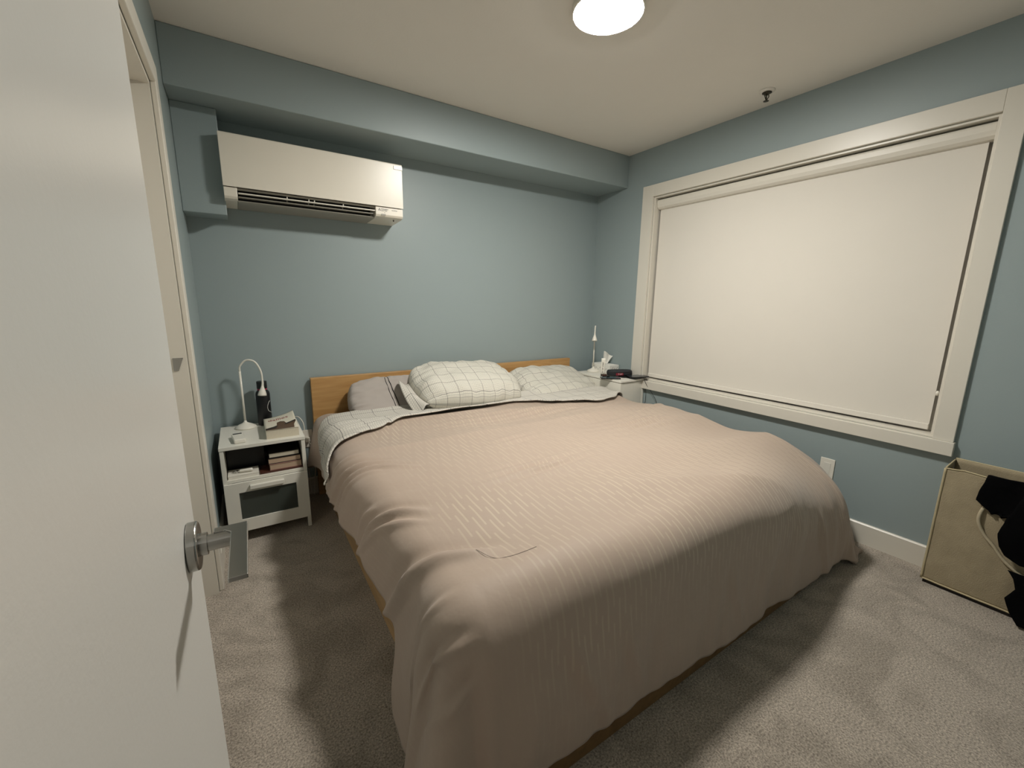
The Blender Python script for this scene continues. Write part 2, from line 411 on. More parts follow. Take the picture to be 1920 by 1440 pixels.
obj('jamb', bm, M['trim'], w1)
bm = bmesh.new(); xf0, xf1 = W+.10, W+.14
bm_box(bm, xf0, xf1, WY0-.06, WY0-.012, WZ0+.012, WZ1-.012); bm_box(bm, xf0, xf1, WY1+.012, WY1+.06, WZ0+.012, WZ1-.012)
bm_box(bm, xf0, xf1, WY1+.06, WY0-.06, WZ0+.012, WZ0+.06); bm_box(bm, xf0, xf1, WY1+.06, WY0-.06, WZ1-.06, WZ1-.012)
bm_box(bm, xf0, xf1, -1.515, -1.47, WZ0+.06, WZ1-.06)
obj('window_frame', bm, M['trim'], w1)
gm, nt, b = new_mat('window_glass'); b.inputs['Transmission Weight'].default_value = 1; b.inputs['Roughness'].default_value = .02; b.inputs['Base Color'].default_value = (.9, .95, .95, 1)
box('pane', W+.118, W+.122, WY1+.06, WY0-.06, WZ0+.06, WZ1-.06, gm, w1)

# roller blind
rb = thing('roller_blind', 'closed off white roller blind covering the whole window', 'blind', (W+.04, -1.49, WZ1-.05))
y0b, y1b = WY1+.014, WY0-.014
pr = []
for i in range(9):
    a = PI*.5*i/8; pr.append((W+.052-.046*math.sin(a), 1.982+.014+(-.014)*math.cos(a)+.0))
pr = [(W+.085, 2.040), (W+.026, 2.040), (W+.019, 2.032), (W+.017, 2.005), (W+.022, 1.985), (W+.034, 1.973), (W+.055, 1.969), (W+.085, 1.97)]
bm = bmesh.new(); bm_prism(bm, pr, y0b, y1b, 'xz'); obj('cassette', bm, M['trim'], rb, smooth=False, bevel=.003)
bm = bmesh.new(); bm_box(bm, W+.052, W+.054, y0b+.020, y1b-.012, .70, 1.985); obj('blind_fabric', bm, M['blindfab'], rb)
bm = bmesh.new(); bm_box(bm, W+.046, W+.059, y0b+.020, y1b-.012, .675, .705); obj('hem_bar', bm, M['blindfab'], rb, bevel=.003)
bm = bmesh.new(); bm_tube(bm, [(W+.036, y0b+.003, z) for z in (1.975, .87)], .0018, 6)
for k in range(18): bm_lathe(bm, [(.0002, -.003), (.003, 0), (.0002, .003)], 6, (W+.036, y0b+.003, 1.93-k*.06))
obj('bead_chain', bm, M['grey'], rb)
bm = bmesh.new(); bm_lathe(bm, [(.004, -.012), (.007, 0), (.004, .012)], 10, (W+.03, y0b+.010, .862)); obj('chain_connector', bm, M['whiteplastic'], rb, smooth=True)

# ceiling fixture
LX, LY = 1.528, -1.475
cl = thing('ceiling_light', 'round glowing flush ceiling light above the bed', 'light', (LX, LY, H))
bm = bmesh.new(); bm_lathe(bm, [(.139, 0), (.1415, -.003), (.1415, -.024), (.138, -.027)], 64, (LX, LY, H-.0005)); obj('light_base', bm, M['whiteplastic'], cl, smooth=True)
bm = bmesh.new()
bm_lathe(bm, [(.1375, -.0262), (.130, -.0285), (.115, -.0298), (.08, -.0308), (.04, -.0312), (.004, -.0313)], 64, (LX, LY, H-.001)); obj('diffuser', bm, M['lamp'], cl, smooth=True)
# sprinkler head
SX, SY = 2.735, -1.483
sp = thing('fire_sprinkler', 'small dark metal sprinkler head on the ceiling near the window wall', 'sprinkler', (SX, SY, H))
bm = bmesh.new(); bm_lathe(bm, [(.040, 0), (.040, -.002), (.033, -.007), (.016, -.009)], 28, (SX, SY, H-.0005)); obj('escutcheon', bm, M['ceiling'], sp, smooth=True)
bm = bmesh.new(); bm_lathe(bm, [(.024, -.0095), (.024, -.013), (.012, -.017), (.008, -.022)], 16, (SX, SY, H))
for s in (-1, 1): bm_tube(bm, catmull([(SX+s*.014, SY, H-.010), (SX+s*.022, SY, H-.024), (SX+s*.003, SY, H-.046)], 5), .0025, 6)
bm_tube(bm, [(SX, SY, H-.018), (SX, SY, H-.052)], .003, 8); obj('sprinkler_frame', bm, M['thinbrass'], sp, smooth=True)
bm = bmesh.new(); bm_lathe(bm, [(.004, 0), (.014, -.001), (.014, -.0025), (.004, -.004)], 16, (SX, SY, H-.05)); obj('deflector', bm, M['thinbrass'], sp)

# open bedroom door in the foreground
ex, ey = .115, -2.265          # top/bottom line of its free edge (room face)
da = math.radians(.8)          # heading of the leaf, towards the free edge
dirv = Vector((math.sin(da), math.cos(da), 0)); nrm = Vector((math.cos(da), -math.sin(da), 0))
DWID = .79
d1 = bpy.data.objects.new('door_1', None); COL.objects.link(d1); d1.location = (ex-dirv.x*DWID, ey-dirv.y*DWID, 0); struct(d1, 'open white bedroom door with a brushed lever handle')
def dpt(along, out, z): return Vector((ex, ey, 0))-dirv*along+nrm*out+Vector((0, 0, z))
bm = bmesh.new()
vs = [bm.verts.new(dpt(a, o, z)) for z in (.012, 2.04) for o in (-.035, 0) for a in (0, DWID)]
for f in [(0, 2, 3, 1), (4, 5, 7, 6), (0, 1, 5, 4), (2, 6, 7, 3), (0, 4, 6, 2), (1, 3, 7, 5)]: bm.faces.new([vs[i] for i in f])
obj('door_leaf', bm, M['door'], d1, bevel=.0015)
HZ, HA = .99, .066
DM = Matrix((dirv, Vector((0, 0, 1)), nrm)).transposed()      # local: x along to edge, y up, z out
def dl(p): return dpt(HA, 0, HZ)+DM @ Vector(p)
def dtube(bm, pts, r, seg=24): bm_tube(bm, [dl(p) for p in pts], r, seg)
hnd = None
bm = bmesh.new(); dtube(bm, [(0, 0, .0005), (0, 0, .009), (0, 0, .0105)], [.027, .027, .0255], 40); hnd = obj('handle_rose', bm, M['metal'], d1, bevel=.0008)
for p in hnd.data.polygons: p.use_smooth = False
bm = bmesh.new(); dtube(bm, [(0, 0, .010), (0, 0, .018)], .0125, 24); dtube(bm, [(0, 0, .018), (0, 0, .044)], .0092, 24); obj('handle_neck', bm, M['metal'], d1, smooth=False)
bm = bmesh.new()
# flat lever: plan outline (x along, z out), thin in height
pl = [(.013, .024), (.013, .0575), (-.104, .0575), (-.104, .0405), (-.006, .0405), (.002, .034), (.002, .024)]
A = [bm.verts.new(dl((a, .0055, c))) for a, c in pl]; B = [bm.verts.new(dl((a, .0105, c))) for a, c in pl]
for i in range(len(pl)): bm.faces.new((A[i], A[(i+1) % len(pl)], B[(i+1) % len(pl)], B[i]))
bm.faces.new(A); bm.faces.new(B[::-1])
obj('lever', bm, M['metal'], d1, bevel=.001)

# outlets
def outlet(name, c, axis, label, blank=False):
    o = thing(name, label, 'outlet', c, None)
    x, y, z = c
    if axis == 'x':
        box('cover_plate', x-.006, x-.0005, y-.035, y+.035, z-.058, z+.058, M['whiteplastic'], o, bevel=.002)
        box('socket_face', x-.0075, x-.006, y-.0165, y+.0165, z-.034, z+.034, M['white'], o, bevel=.001)
    else:
        box('cover_plate', x-.035, x+.035, y-.006, y-.0005, z-.058, z+.058, M['trim'], o, bevel=.002)
        box('socket_face', x-.0165, x+.0165, y-.0075, y-.006, z-.034, z+.034, M['trim'], o, bevel=.001)
    return o
outlet('wall_outlet', (W, -1.975, .357), 'x', 'white outlet plate on the wall under the window, beside the duvet')
outlet('wall_outlet', (.478, 0, .38), 'y', 'shaded outlet plate between the left nightstand and the headboard')
pc = thing('power_plug', 'white plug and cord in the outlet beside the headboard', 'plug', (.482, -.012, .37))
box('plug_body', .470, .494, -.04, -.008, .365, .392, M['whiteplastic'], pc, bevel=.004)
bm = bmesh.new(); bm_tube(bm, catmull([(.482, -.036, .378), (.488, -.06, .365), (.505, -.075, .335), (.515, -.07, .28), (.50, -.05, .1), (.49, -.04, .006)], 8), .0035, 8); obj('cord', bm, M['whiteplastic'], pc, smooth=True)

# ================================================================== AIR CONDITIONER
ac = thing('air_conditioner', 'white wall mounted split air conditioner under the bulkhead', 'air conditioner', (.63, 0, 1.9))
a0, a1, v0, v1 = .178, 1.092, .236, .926
bm = bmesh.new()
bm_prism(bm, [(-.001, 2.062), (-.205, 2.062), (-.222, 2.05), (-.222, 1.815), (-.10, 1.83), (-.001, 1.83)], a0+.001, a1-.001)   # carcass behind panel
endp = [(-.001, 1.832), (-.225, 1.811), (-.226, 1.768), (-.218, 1.757), (-.19, 1.752), (-.001, 1.745)]
bm_prism(bm, endp, a0+.001, v0); bm_prism(bm, endp, v1, a1-.001)
obj('housing', bm, M['acwhite'], ac, bevel=.002)
bm = bmesh.new(); bm_prism(bm, [(-.2225, 1.8145), (-.234, 1.8125), (-.2325, 2.058), (-.229, 2.0625), (-.2225, 2.0625)], a0, a1); obj('front_panel', bm, M['acwhite'], ac, bevel=.0015)
bm = bmesh.new(); bm_prism(bm, [(-.001, 1.744), (-.001, 1.756), (-.14, 1.762), (-.19, 1.757), (-.197, 1.752), (-.19, 1.748)], v0, v1)
bm_prism(bm, [(-.221, 1.810), (-.214, 1.803), (-.20, 1.803), (-.20, 1.812)], v0, v1); obj('lower_tray', bm, M['acgrey'], ac)
bm = bmesh.new(); bm_prism(bm, [(-.10, 1.829), (-.10, 1.76), (-.095, 1.76), (-.095, 1.829)], v0, v1); obj('outlet_cavity', bm, M['dark'], ac)
def vane(y, z, w, name, mat, tilt):
    bm = bmesh.new(); c, s = math.cos(tilt), math.sin(tilt)
    pr = [(-w, -.0022), (-w, .0022), (w*.5, .0022), (w, 0), (w*.5, -.0012)]
    bm_prism(bm, [(y+a*c-b_*s, z+a*s+b_*c) for a, b_ in pr], v0+.004, v1-.004)
    for xx in (v0+.225, .5*(v0+v1)-.014, .5*(v0+v1)+.014, v1-.18):
        bm_box(bm, xx-.002, xx+.002, y-.006, y+.006, z, z+.014)
    return obj(name, bm, mat, ac)
vane(-.212, 1.786, .014, 'air_vane', M['whiteplastic'], -.05)
vane(-.190, 1.771, .013, 'air_vane', M['acgrey'], -.15)
box('indicator_tab', 1.04, 1.0925, -.2365, -.2335, 2.03, 2.05, M['whiteplastic'], ac, bevel=.001)
FR = lambda x, z: frame((x, -.2262, z), (1, 0, 0), (0, .03, 1))
lm = text_mesh('maker_lettering', 'MITSUBISHI\nELECTRIC', .0085, M['darkink'], FR(.958, 1.796), ac); 
text_mesh('series_lettering', 'INVERTER', .0075, M['darkink'], FR(1.022, 1.7945), ac)
bm = bmesh.new()
def dia(cx, cz, ang, r=.0075):
    d = Vector((math.sin(ang), 0, math.cos(ang))); e = Vector((math.cos(ang), 0, -math.sin(ang)))
    c = Vector((cx, -.2266, cz)); bm.faces.new([bm.verts.new(c), bm.verts.new(c+d*r*.5+e*r*.29), bm.verts.new(c+d*r), bm.verts.new(c+d*r*.5-e*r*.29)])
for k in range(3): dia(.948, 1.7945, k*2*PI/3, .0095)
obj('maker_logo', bm, M['darkink'], ac)
bm = bmesh.new(); bm_box(bm, .957, .984, -.2275, -.2260, 1.763, 1.772)
obj('receiver_window', bm, M['acgrey'], ac)
bm = bmesh.new(); bm_box(bm, .977, .980, -.2272, -.2260, 1.778, 1.781); obj('status_light', bm, M['darkink'], ac)
bm = bmesh.new(); bm_lathe(bm, [(.004, 0), (.004, -.008), (.002, -.010)], 10, (1.045, -.18, 1.752)); obj('screw', bm, M['darkink'], ac)

# ================================================================== BED
bed = thing('bed_frame', 'low oak veneer bed frame with wide plain headboard', 'bed', (1.57, -1.1, 0))
HX0, HX1, HZT = .521, 2.632, .779
bm = bmesh.new(); bm_box(bm, HX0, HX1, -.055, -.017, .0, HZT); obj('headboard', bm, M['oak'], bed, bevel=.002)
bm = bmesh.new(); bm_box(bm, .562, .60, -2.195, -.056, .0, .165); obj('side_rail', bm, M['oaky'], bed, bevel=.002)
bm = bmesh.new(); bm_box(bm, 2.585, 2.622, -2.195, -.056, .0, .165); obj('side_rail', bm, M['oaky'], bed, bevel=.002)
bm = bmesh.new(); bm_box(bm, .6005, 2.5845, -2.195, -2.158, .0, .165); obj('foot_rail', bm, M['oakshade'], bed, bevel=.002)
bm = bmesh.new(); bm_box(bm, .6005, 2.5845, -2.12, -.057, .08, .195); obj('inner_box', bm, M['oakshade'], bed)
mt = thing('mattress', 'mattress under a small checked fitted sheet, seen at the headboard end', 'mattress', (1.59, -1.08, .196))
bm = bmesh.new(); bm_box(bm, .625, 2.50, -2.02, -.065, .197, .485)
mo = obj('fitted_sheet', bm, M['check'], mt, bevel=.045, bseg=5, smooth=True)
me = mo.data; ul = me.uv_layers.new(name='UVMap')
for l in me.loops:
    c = me.vertices[l.vertex_index].co; ul.data[l.index].uv = (c.x, c.y+c.z)

# --- duvet surface: cloth coordinates a (across, from the left hem) and v (from head edge)
XL, XR = .615, 2.55
YH, YFT = -.30, -2.062
CREASES = [(-.02, .70, .44, 1.04, .020, .013), (.0, .64, .40, .92, .015, .011), (.04, .78, .30, 1.00, .010, .010), (.0, .54, .30, .74, .010, .011),
           (-.02, 1.12, .36, 1.36, .022, .015), (.05, 1.19, .34, 1.42, .015, .012), (.02, 1.05, .22, 1.18, .009, .010), (-.02, 1.44, .44, 1.70, .034, .026),
           (.06, .30, .60, .44, .010, .014), (.10, .22, .70, .32, .008, .012),
           (.0, 1.72, .26, 1.76, .012, .011), (.0, 1.83, .26, 1.86, .012, .011), (.0, 1.94, .24, 1.95, .010, .012),
           (.62, 2.30, .50, 1.95, .012, .022), (.78, 2.32, .70, 2.0, .009, .02), (2.05, 2.3, 2.0, 1.95, .012, .02), (1.3, 2.32, 1.25, 2.05, .007, .018),
           (1.9, .62, 2.2, .56, .010, .012), (1.95, .86, 2.35, .78, .014, .018), (1.75, .70, 2.05, .66, .008, .010)]
def foldfn(s, v):
    """wrinkle displacement in cloth space"""
    d = 0
    # soft lofty swells lying across the bed
    q = ns(s*.55+3.1, v*2.9-s*.35, 1.7); d += .026*(.55-abs(q)*1.9)*sm(2.3, 1.7, v)
    d += .012*ns(s*2.2, v*4.5+s*1.2, 4.2)
    # gentle puffs on the left flank
    wl = sm(.50, .0, s)*sm(-.02, .25, v)*sm(2.1, 1.7, v)
    d += wl*.022*ns(s*2.5+.3, (v-s*.5)*5.0, 9.1)
    # discrete creases: (s0, v0) at the hem to (s1, v1) up on top
    for (s0, v0, s1, v1, am, w) in CREASES:
        ds, dvv = s1-s0, v1-v0; L2 = ds*ds+dvv*dvv
        t = ((s-s0)*ds+(v-v0)*dvv)/L2
        if -.15 < t < 1.15:
            tt = max(0, min(1, t)); off = ((s-s0)*dvv-(v-v0)*ds)/math.sqrt(L2)+.012*math.sin(t*4+v0*9)
            if abs(off) < w*5:
                e = math.sin(PI*tt)**.7 if tt > .5 else 1-.9*(.5-tt)
                e *= sm(-.15, .0, t)*sm(1.15, .8, t)
                x_ = off/w; d += am*e*(math.exp(-x_*x_)-.55*math.exp(-(x_-1.9)**2/2.2))
    # small creases in the middle
    for (cs, cv, rs, rv, am) in ((.85, 1.28, .22, .08, .012), (1.35, .55, .5, .10, .010), (1.75, 1.05, .25, .10, .009), (.95, .95, .12, .06, .006)):
        g = math.exp(-((s-cs)/rs)**2-((v-cv)/rv)**2)
        d += am*g*math.sin((v-cv)*95+math.sin((s-cs)*7)*1.6)
    return d
def rfoot(s): return .13+.25*sm(.95, 1.95, s)+.03*sm(.5, .0, s)
def lyf(s): return 1.895-rfoot(s)
def duvet_base(s, v):
    """s measured from mattress left edge (negative = left overhang), v from head edge"""
    wx = XR-XL; RF = rfoot(s); ly = lyf(s)
    a = 0
    if s < 0: a = s
    elif s > wx: a = s-wx
    b = max(0, v-ly)
    x = XL+min(max(s, 0), wx); y = YH-min(v, ly)
    z = .585
    # the whole pad is domed a little
    z += .022*math.sin(PI*min(max(s/wx, 0), 1))**.6-.01-.022*sm(1.2, 1.95, s)*sm(.9, 1.7, v)
    L = math.hypot(a, b)
    if L > 1e-6:
        da_, db_ = a/L, b/L
        Rr = (.115 if s < wx*.5 else .115+.13*sm(1.0, 1.8, v))*abs(da_)**2+RF*abs(db_)**2
        arc = Rr*PI/2
        flare = .15*abs(da_)**3+.03+.30*(2*abs(da_*db_))**1.5+(.40*sm(1.0, 1.7, v)*abs(da_)**.6*(1-.35*abs(db_)) if s > wx*.5 else 0)
        if L < arc: out = Rr*math.sin(L/Rr); dr = Rr*(1-math.cos(L/Rr))
        else: out = Rr+(L-arc)*flare; dr = Rr+(L-arc)*math.sqrt(1-flare*flare)
        x += out*da_; y -= out*db_; z -= dr
        # hanging folds on the foot face
        wv = sm(.18, .45, abs(b))
        y -= wv*(.018+.016*ns((s)*6.5+b*1.5, 3.3, .4)+.007*ns(s*17+b*3, 1.2, 7.7))
        cf = (2*abs(da_*db_))
        ang = math.atan2(b, -a if a < 0 else a)
        out2 = cf*sm(.1, .5, L)*.035*math.sin(ang*9+L*2)
        x += out2*da_; y -= out2*db_
    return Vector((x, y, z))
SL0, SR0, VL = .315, .36, None
def hem_left(v):   # left overhang grows at the dropped foot corner
    return .30+.03*ns(v*4, 0, 3)+.20*sm(1.48, 1.62, v)+.10*sm(.15, -.15, v)
def hem_right(v): return .33+.03*ns(v*3, 0, 8)+.10*sm(.9, 1.5, v)+.03*sm(1.5, 2.1, v)
def foot_len(s):
    return lyf(s)+rfoot(s)*(PI/2-1)+.520-.045*sm(1.0, .3, s)+.016*ns(s*3, 5, 1)
def duvet_pt(i, j, lift=0):
    wx = XR-XL
    # first along v using average foot length
    s_lin = -.3+i*(wx+.64)
    v0 = -.20*sm(.20, -.05, s_lin)
    v = v0+j*(foot_len(s_lin)-v0)
    s = -hem_left(v)+i*(wx+hem_left(v)+hem_right(v))
    return s, v
EPS = .004
def duvet_pos(s, v, lift=0):
    p = duvet_base(s, v)
    px = duvet_base(s+EPS, v)-duvet_base(s-EPS, v); py = duvet_base(s, v+EPS)-duvet_base(s, v-EPS)
    n = px.cross(py)
    n = -n.normalized() if n.length > 0 else Vector((0, 0, 1))
    if n.z < -.3: n = -n
    q = p+n*(foldfn(s+.3, v)+lift)
    if q.z < .022: q.z = .022+.002*ns(s*9, v*9)
    lim = W-.025-(W-.025-2.630)*sm(-.92, -.70, q.y)
    if q.x > lim-.03: q.x = lim-.03*math.exp(-(q.x-lim+.03)/.03)
    return q
NU, NV = 250, 230
def _f(i, j):
    s, v = duvet_pt(i, j); return duvet_pos(s, v)
def _uv(i, j): s, v = duvet_pt(i, j); return (s+.5, v)
dv = grid_mesh('duvet', _f, NU, NV, M['duvet'], None, _uv, thick=.018, offset=1)
tag(dv, 'beige pink duvet with woven broken stripes spread over the bed', 'duvet')

# --- folded back checked top sheet lying on the duvet's head end
def lowb(s):   # cloth v of its lower edge
    x = XL+s
    pts = [(.30, .62), (.42, .58), (.56, .50), (.70, .46), (.92, .345), (1.2, .34), (1.4, .34), (1.7, .27), (1.85, .30), (2.0, .45), (2.25, .54), (2.4, .50), (2.6, .40), (2.8, .38)]
    for (a, b), (c, d) in zip(pts, pts[1:]):
        if x <= c: return b+(d-b)*sm(a, c, x) if x >= a else b
    return pts[-1][1]
def upb(s):
    return -.02+.02*ns(s*2, 9)
def _sh(i, j):
    s = -.235+i*(XR-XL+.235+.10)
    lo = lowb(s); u0 = upb(s)
    if s < 0: # the left drop tapers to a point
        t = -s/.235; u0 = u0+(lo-u0)*.62*t*t
    v = u0+(lo-u0)*j
    return s, v
def _shp(i, j):
    s, v = _sh(i, j)
    lift = .011+.010*sm(.80, .97, j)*(1+.6*ns(s*5, 2))-.004*sm(.985, 1, j)
    lift += .010*max(0, ns(s*2.2+v*3, v*15-s*2.5, 5))
    if v < .06: lift += 0
    return duvet_pos(s, v, lift)
ts = grid_mesh('top_sheet', _shp, 240, 60, M['check'], None, lambda i, j: (_sh(i, j)[0]*1.0+.02*ns(_sh(i, j)[1]*4, 1), _sh(i, j)[1]*.9), thick=.004, offset=-1)
tag(ts, 'checked white top sheet folded back over the head end of the duvet', 'sheet')

# --- pillows
def pillow(name, c, size, rot, mat, label, seed, group=None, wr=.012, puff=1.0, sag=0, pw=.48, ex=3.2):
    root = thing(name, label, 'pillow', c, group)
    R = Matrix.Rotation(rot[2], 3, 'Z') @ Matrix.Rotation(rot[0], 3, 'X') @ Matrix.Rotation(rot[1], 3, 'Y')
    wv, hv, tv = size
    N = 60; vs = []; uv = []; fs = []
    def P(u, v, side):
        X = u*2-1; Y = v*2-1
        e = (1-abs(X)**ex)*(1-abs(Y)**ex); e = max(e, 0)**pw
        pin = 1-.10*(X*X)*(Y*Y)-.045*(1-Y*Y)*0
        bx = X*wv/2*(1-.07*(1-Y*Y)*0-.05*Y*Y)*pin; by = Y*hv/2*(1-.06*X*X)*pin
        th = tv/2*e*puff
        d = wr*(ns(X*2+seed, Y*2, side*3)+.6*ns(X*5+seed, Y*4, side))*min(1, e*1.4)
        # gathers towards the side seams
        gx = sm(.55, .95, abs(X)); d += wr*.9*gx*ns(Y*9+seed, X*1.5, 4)*min(1, e*2)
        gy = sm(.6, .95, abs(Y)); d += wr*.6*gy*ns(X*10+seed, Y*1.5, 8)*min(1, e*2)
        z = side*(th+d)-sag*(X*X)
        return Vector((bx, by, z))
    idx = {}
    for side in (1, -1):
        for j in range(N+1):
            for i in range(N+1):
                edge = i in (0, N) or j in (0, N)
                if side == -1 and edge: idx[(side, i, j)] = idx[(1, i, j)]; continue
                idx[(side, i, j)] = len(vs); p = P(i/N, j/N, side); vs.append(R @ p); uv.append((i/N*wv*1.05, j/N*hv*1.1))
        for j in range(N):
            for i in range(N):
                q = [idx[(side, i, j)], idx[(side, i+1, j)], idx[(side, i+1, j+1)], idx[(side, i, j+1)]]
                fs.append(q if side == 1 else q[::-1])
    me = bpy.data.meshes.new('pillow_case'); me.from_pydata([tuple(v) for v in vs], [], fs)
    ul = me.uv_layers.new(name='UVMap')
    for l in me.loops: ul.data[l.index].uv = uv[l.vertex_index]
    me.polygons.foreach_set('use_smooth', [True]*len(me.polygons)); me.materials.append(mat)
    o = bpy.data.objects.new('pillow_case', me); COL.objects.link(o); o.parent = root
    return root, R, P
# plain grey pillow, left
pA, RA, PA = pillow('pillow', (1.02, -.195, .605), (.63, .36, .15), (.80, .02, .03), M['plain'], 'plain grey lilac pillow with black piping against the headboard', 3.3, 'bed pillows', wr=.016, pw=.30, ex=6)
bm = bmesh.new()
bm_tube(bm, [RA @ (PA(.44+.012*math.sin(t/12*5), t/12*.98+.01, 1)+Vector((0, 0, .002))) for t in range(13)], .0028, 6)
bm_tube(bm, [RA @ (PA(.405+.012*math.sin(t/12*4+1), t/12*.98+.01, 1)+Vector((0, 0, .001))) for t in range(13)], .0022, 6)
o = obj('piping', bm, M['piping'], None, smooth=True); o.parent = pA
# large checked pillow, on top in the middle
pB, RB, PB = pillow('pillow', (1.475, -.30, .69), (.78, .50, .24), (.34, .04, -.06), M['check2'], 'plump checked pillow lying highest, in the middle of the headboard', 8.1, 'bed pillows', wr=.018)
# open end of its case: hanging flap towards the plain pillow
def flap(i, j):
    u = i; v = j
    p0 = Vector((1.135, -.20-.28*v, .70-.06*v+.03*math.sin(v*3)))
    out = Vector((-.10-.03*math.sin(v*4), -.02*v, .035-.10*v+.02*math.sin(v*6)))
    return p0+out*u+Vector((0, 0, .012*math.sin(u*7+v*5)))
fl = grid_mesh('case_opening', flap, 20, 30, M['check'], pB, lambda i, j: (i*.12, j*.3), thick=.004)
# under pillow below the big one
pC, RC, PC = pillow('pillow', (1.56, -.22, .60), (.66, .42, .16), (.15, 0, 0), M['check'], 'flat checked pillow squashed beneath the plump one', 5.7, 'bed pillows', wr=.010)
# right checked pillow
pD, RD, PD = pillow('pillow', (2.30, -.265, .605), (.78, .50, .20), (.36, .06, .05), M['check2'], 'checked pillow nearest the window with a creased front', 12.4, 'bed pillows', wr=.018)

# hair on the duvet
hp = []
for (x, y) in ((.675, -1.955), (.703, -2.005), (.737, -2.025), (.779, -2.03), (.826, -2.03)):
    p = None
    s = x-XL; best = None
    for k in range(200):
        v = 1.5+k*.003; q = duvet_pos(s, v)
        if best is None or abs(q.y-y) < best[0]: best = (abs(q.y-y), q)
    hp.append(best[1]+Vector((0, 0, .0009)))
bm = bmesh.new(); bm_tube(bm, catmull(hp, 8), .0005, 5); tag(obj('hair_strand', bm, M['hair']), 'single dark curved hair lying on the duvet near its foot', 'hair')

# ================================================================== LEFT NIGHTSTAND
NX0, NX1, NYF, NYB, NZ = .035, .425, -.44, -.03, .53
nl = thing('nightstand', 'white nightstand with open shelf and glass front drawer, left of the bed', 'nightstand', (.23, -.235, 0))
box('top_panel', NX0, NX1, NYF-.003, NYB, NZ-.018, NZ, M['white'], nl, bevel=.0015)
for a, b in ((NX0+.002, NX0+.020), (NX1-.020, NX1-.002)):
    bm = bmesh.new(); bm_prism(bm, [(NYF, NZ-.0185), (NYB, NZ-.0185), (NYB, 0), (NYB-.03, 0), (NYB-.03, .06), (NYF+.025, .06), (NYF+.025, 0), (NYF, 0)], a, b)
    obj('side_panel', bm, M['white'], nl, bevel=.001)
box('back_panel', NX0+.02, NX1-.02, NYB-.008, NYB-.003, .07, NZ-.02, M['dark'], nl)  # near-black: shade inside the open shelf is put into its colour
box('shelf', NX0+.0205, NX1-.0205, NYF+.002, NYB-.009, .335, .350, M['white'], nl)
box('bottom_panel', NX0+.0205, NX1-.0205, NYF+.02, NYB-.009, .075, .088, M['white'], nl)
dr = bpy.data.objects.new('drawer', None); COL.objects.link(dr); dr.parent = nl; dr.matrix_parent_inverse = nl.matrix_basis.inverted()
bm = bmesh.new(); fx0, fx1, fz0, fz1 = NX0+.004, NX1-.004, .066, .334; gx0, gx1, gz0, gz1 = .100, .363, .132, .281
bm_box(bm, fx0, gx0, NYF-.014, NYF-.0005, fz0, fz1); bm_box(bm, gx1, fx1, NYF-.014, NYF-.0005, fz0, fz1)
bm_box(bm, gx0, gx1, NYF-.014, NYF-.0005, fz0, gz0); bm_box(bm, gx0, gx1, NYF-.014, NYF-.0005, gz1, fz1)
df = obj('drawer_front', bm, M['white'], nl)
box('drawer_glass', gx0, gx1, NYF-.006, NYF-.003, gz0, gz1, M['frost'], df)
box('drawer_handle', .150, .306, NYF-.036, NYF-.0145, .297, .318, M['white'], df, bevel=.002)
bpy.data.objects.remove(dr)

def lamp(name, base, head, label, top=.33):
    """base: (x,y,z) foot centre ; head: list of points relative to pole top; last = shade mouth"""
    t = thing(name, label, 'lamp', base, 'gooseneck lamps on the nightstands')
    x, y, z = base
    bm = bmesh.new(); bm_lathe(bm, [(.052, 0.0005), (.054, .004), (.051, .010), (.035, .020), (.016, .029), (.008, .036), (.0055, .046)], 40, (x, y, z)); obj('lamp_base', bm, M['whiteplastic'], t, smooth=True)
    bm = bmesh.new(); bm_tube(bm, [(x, y, z+.04), (x, y, z+top)], .0058, 14); obj('pole', bm, M['whiteplastic'], t, smooth=True)
    P = catmull([(x, y, z+top)]+[(x+a, y+b, z+top+c) for a, b, c in head], 10)
    bm = bmesh.new(); bm_tube(bm, P, [.0050]*(len(P)-12)+[.0052+.0001*k for k in range(12)], 12); obj('gooseneck', bm, M['whiteplastic'], t, smooth=True)
    d = (P[-1]-P[-3]).normalized(); e = P[-1]
    bm = bmesh.new(); L = .058
    prof = [(0, .0062), (.12, .0075), (.35, .012), (.6, .0175), (.85, .0215), (1, .0225)]
    bm_tube(bm, [e+d*L*u for u, r in prof], [r for u, r in prof], 24); sh = obj('lamp_shade', bm, M['whiteplastic'], t, smooth=True)
    bm = bmesh.new(); bm_tube(bm, [e+d*(L+.0002), e+d*(L+.0012)], .018, 20); obj('bulb_lens', bm, M['acgrey'], sh)
    return t
lamp('gooseneck_lamp', (.158, -.105, NZ), [(.004, -.005, .03), (.035, -.012, .062), (.075, -.02, .052), (.100, -.028, -.0), (.104, -.032, -.06), (.102, -.034, -.085)], 'white gooseneck lamp arched over on the left nightstand')

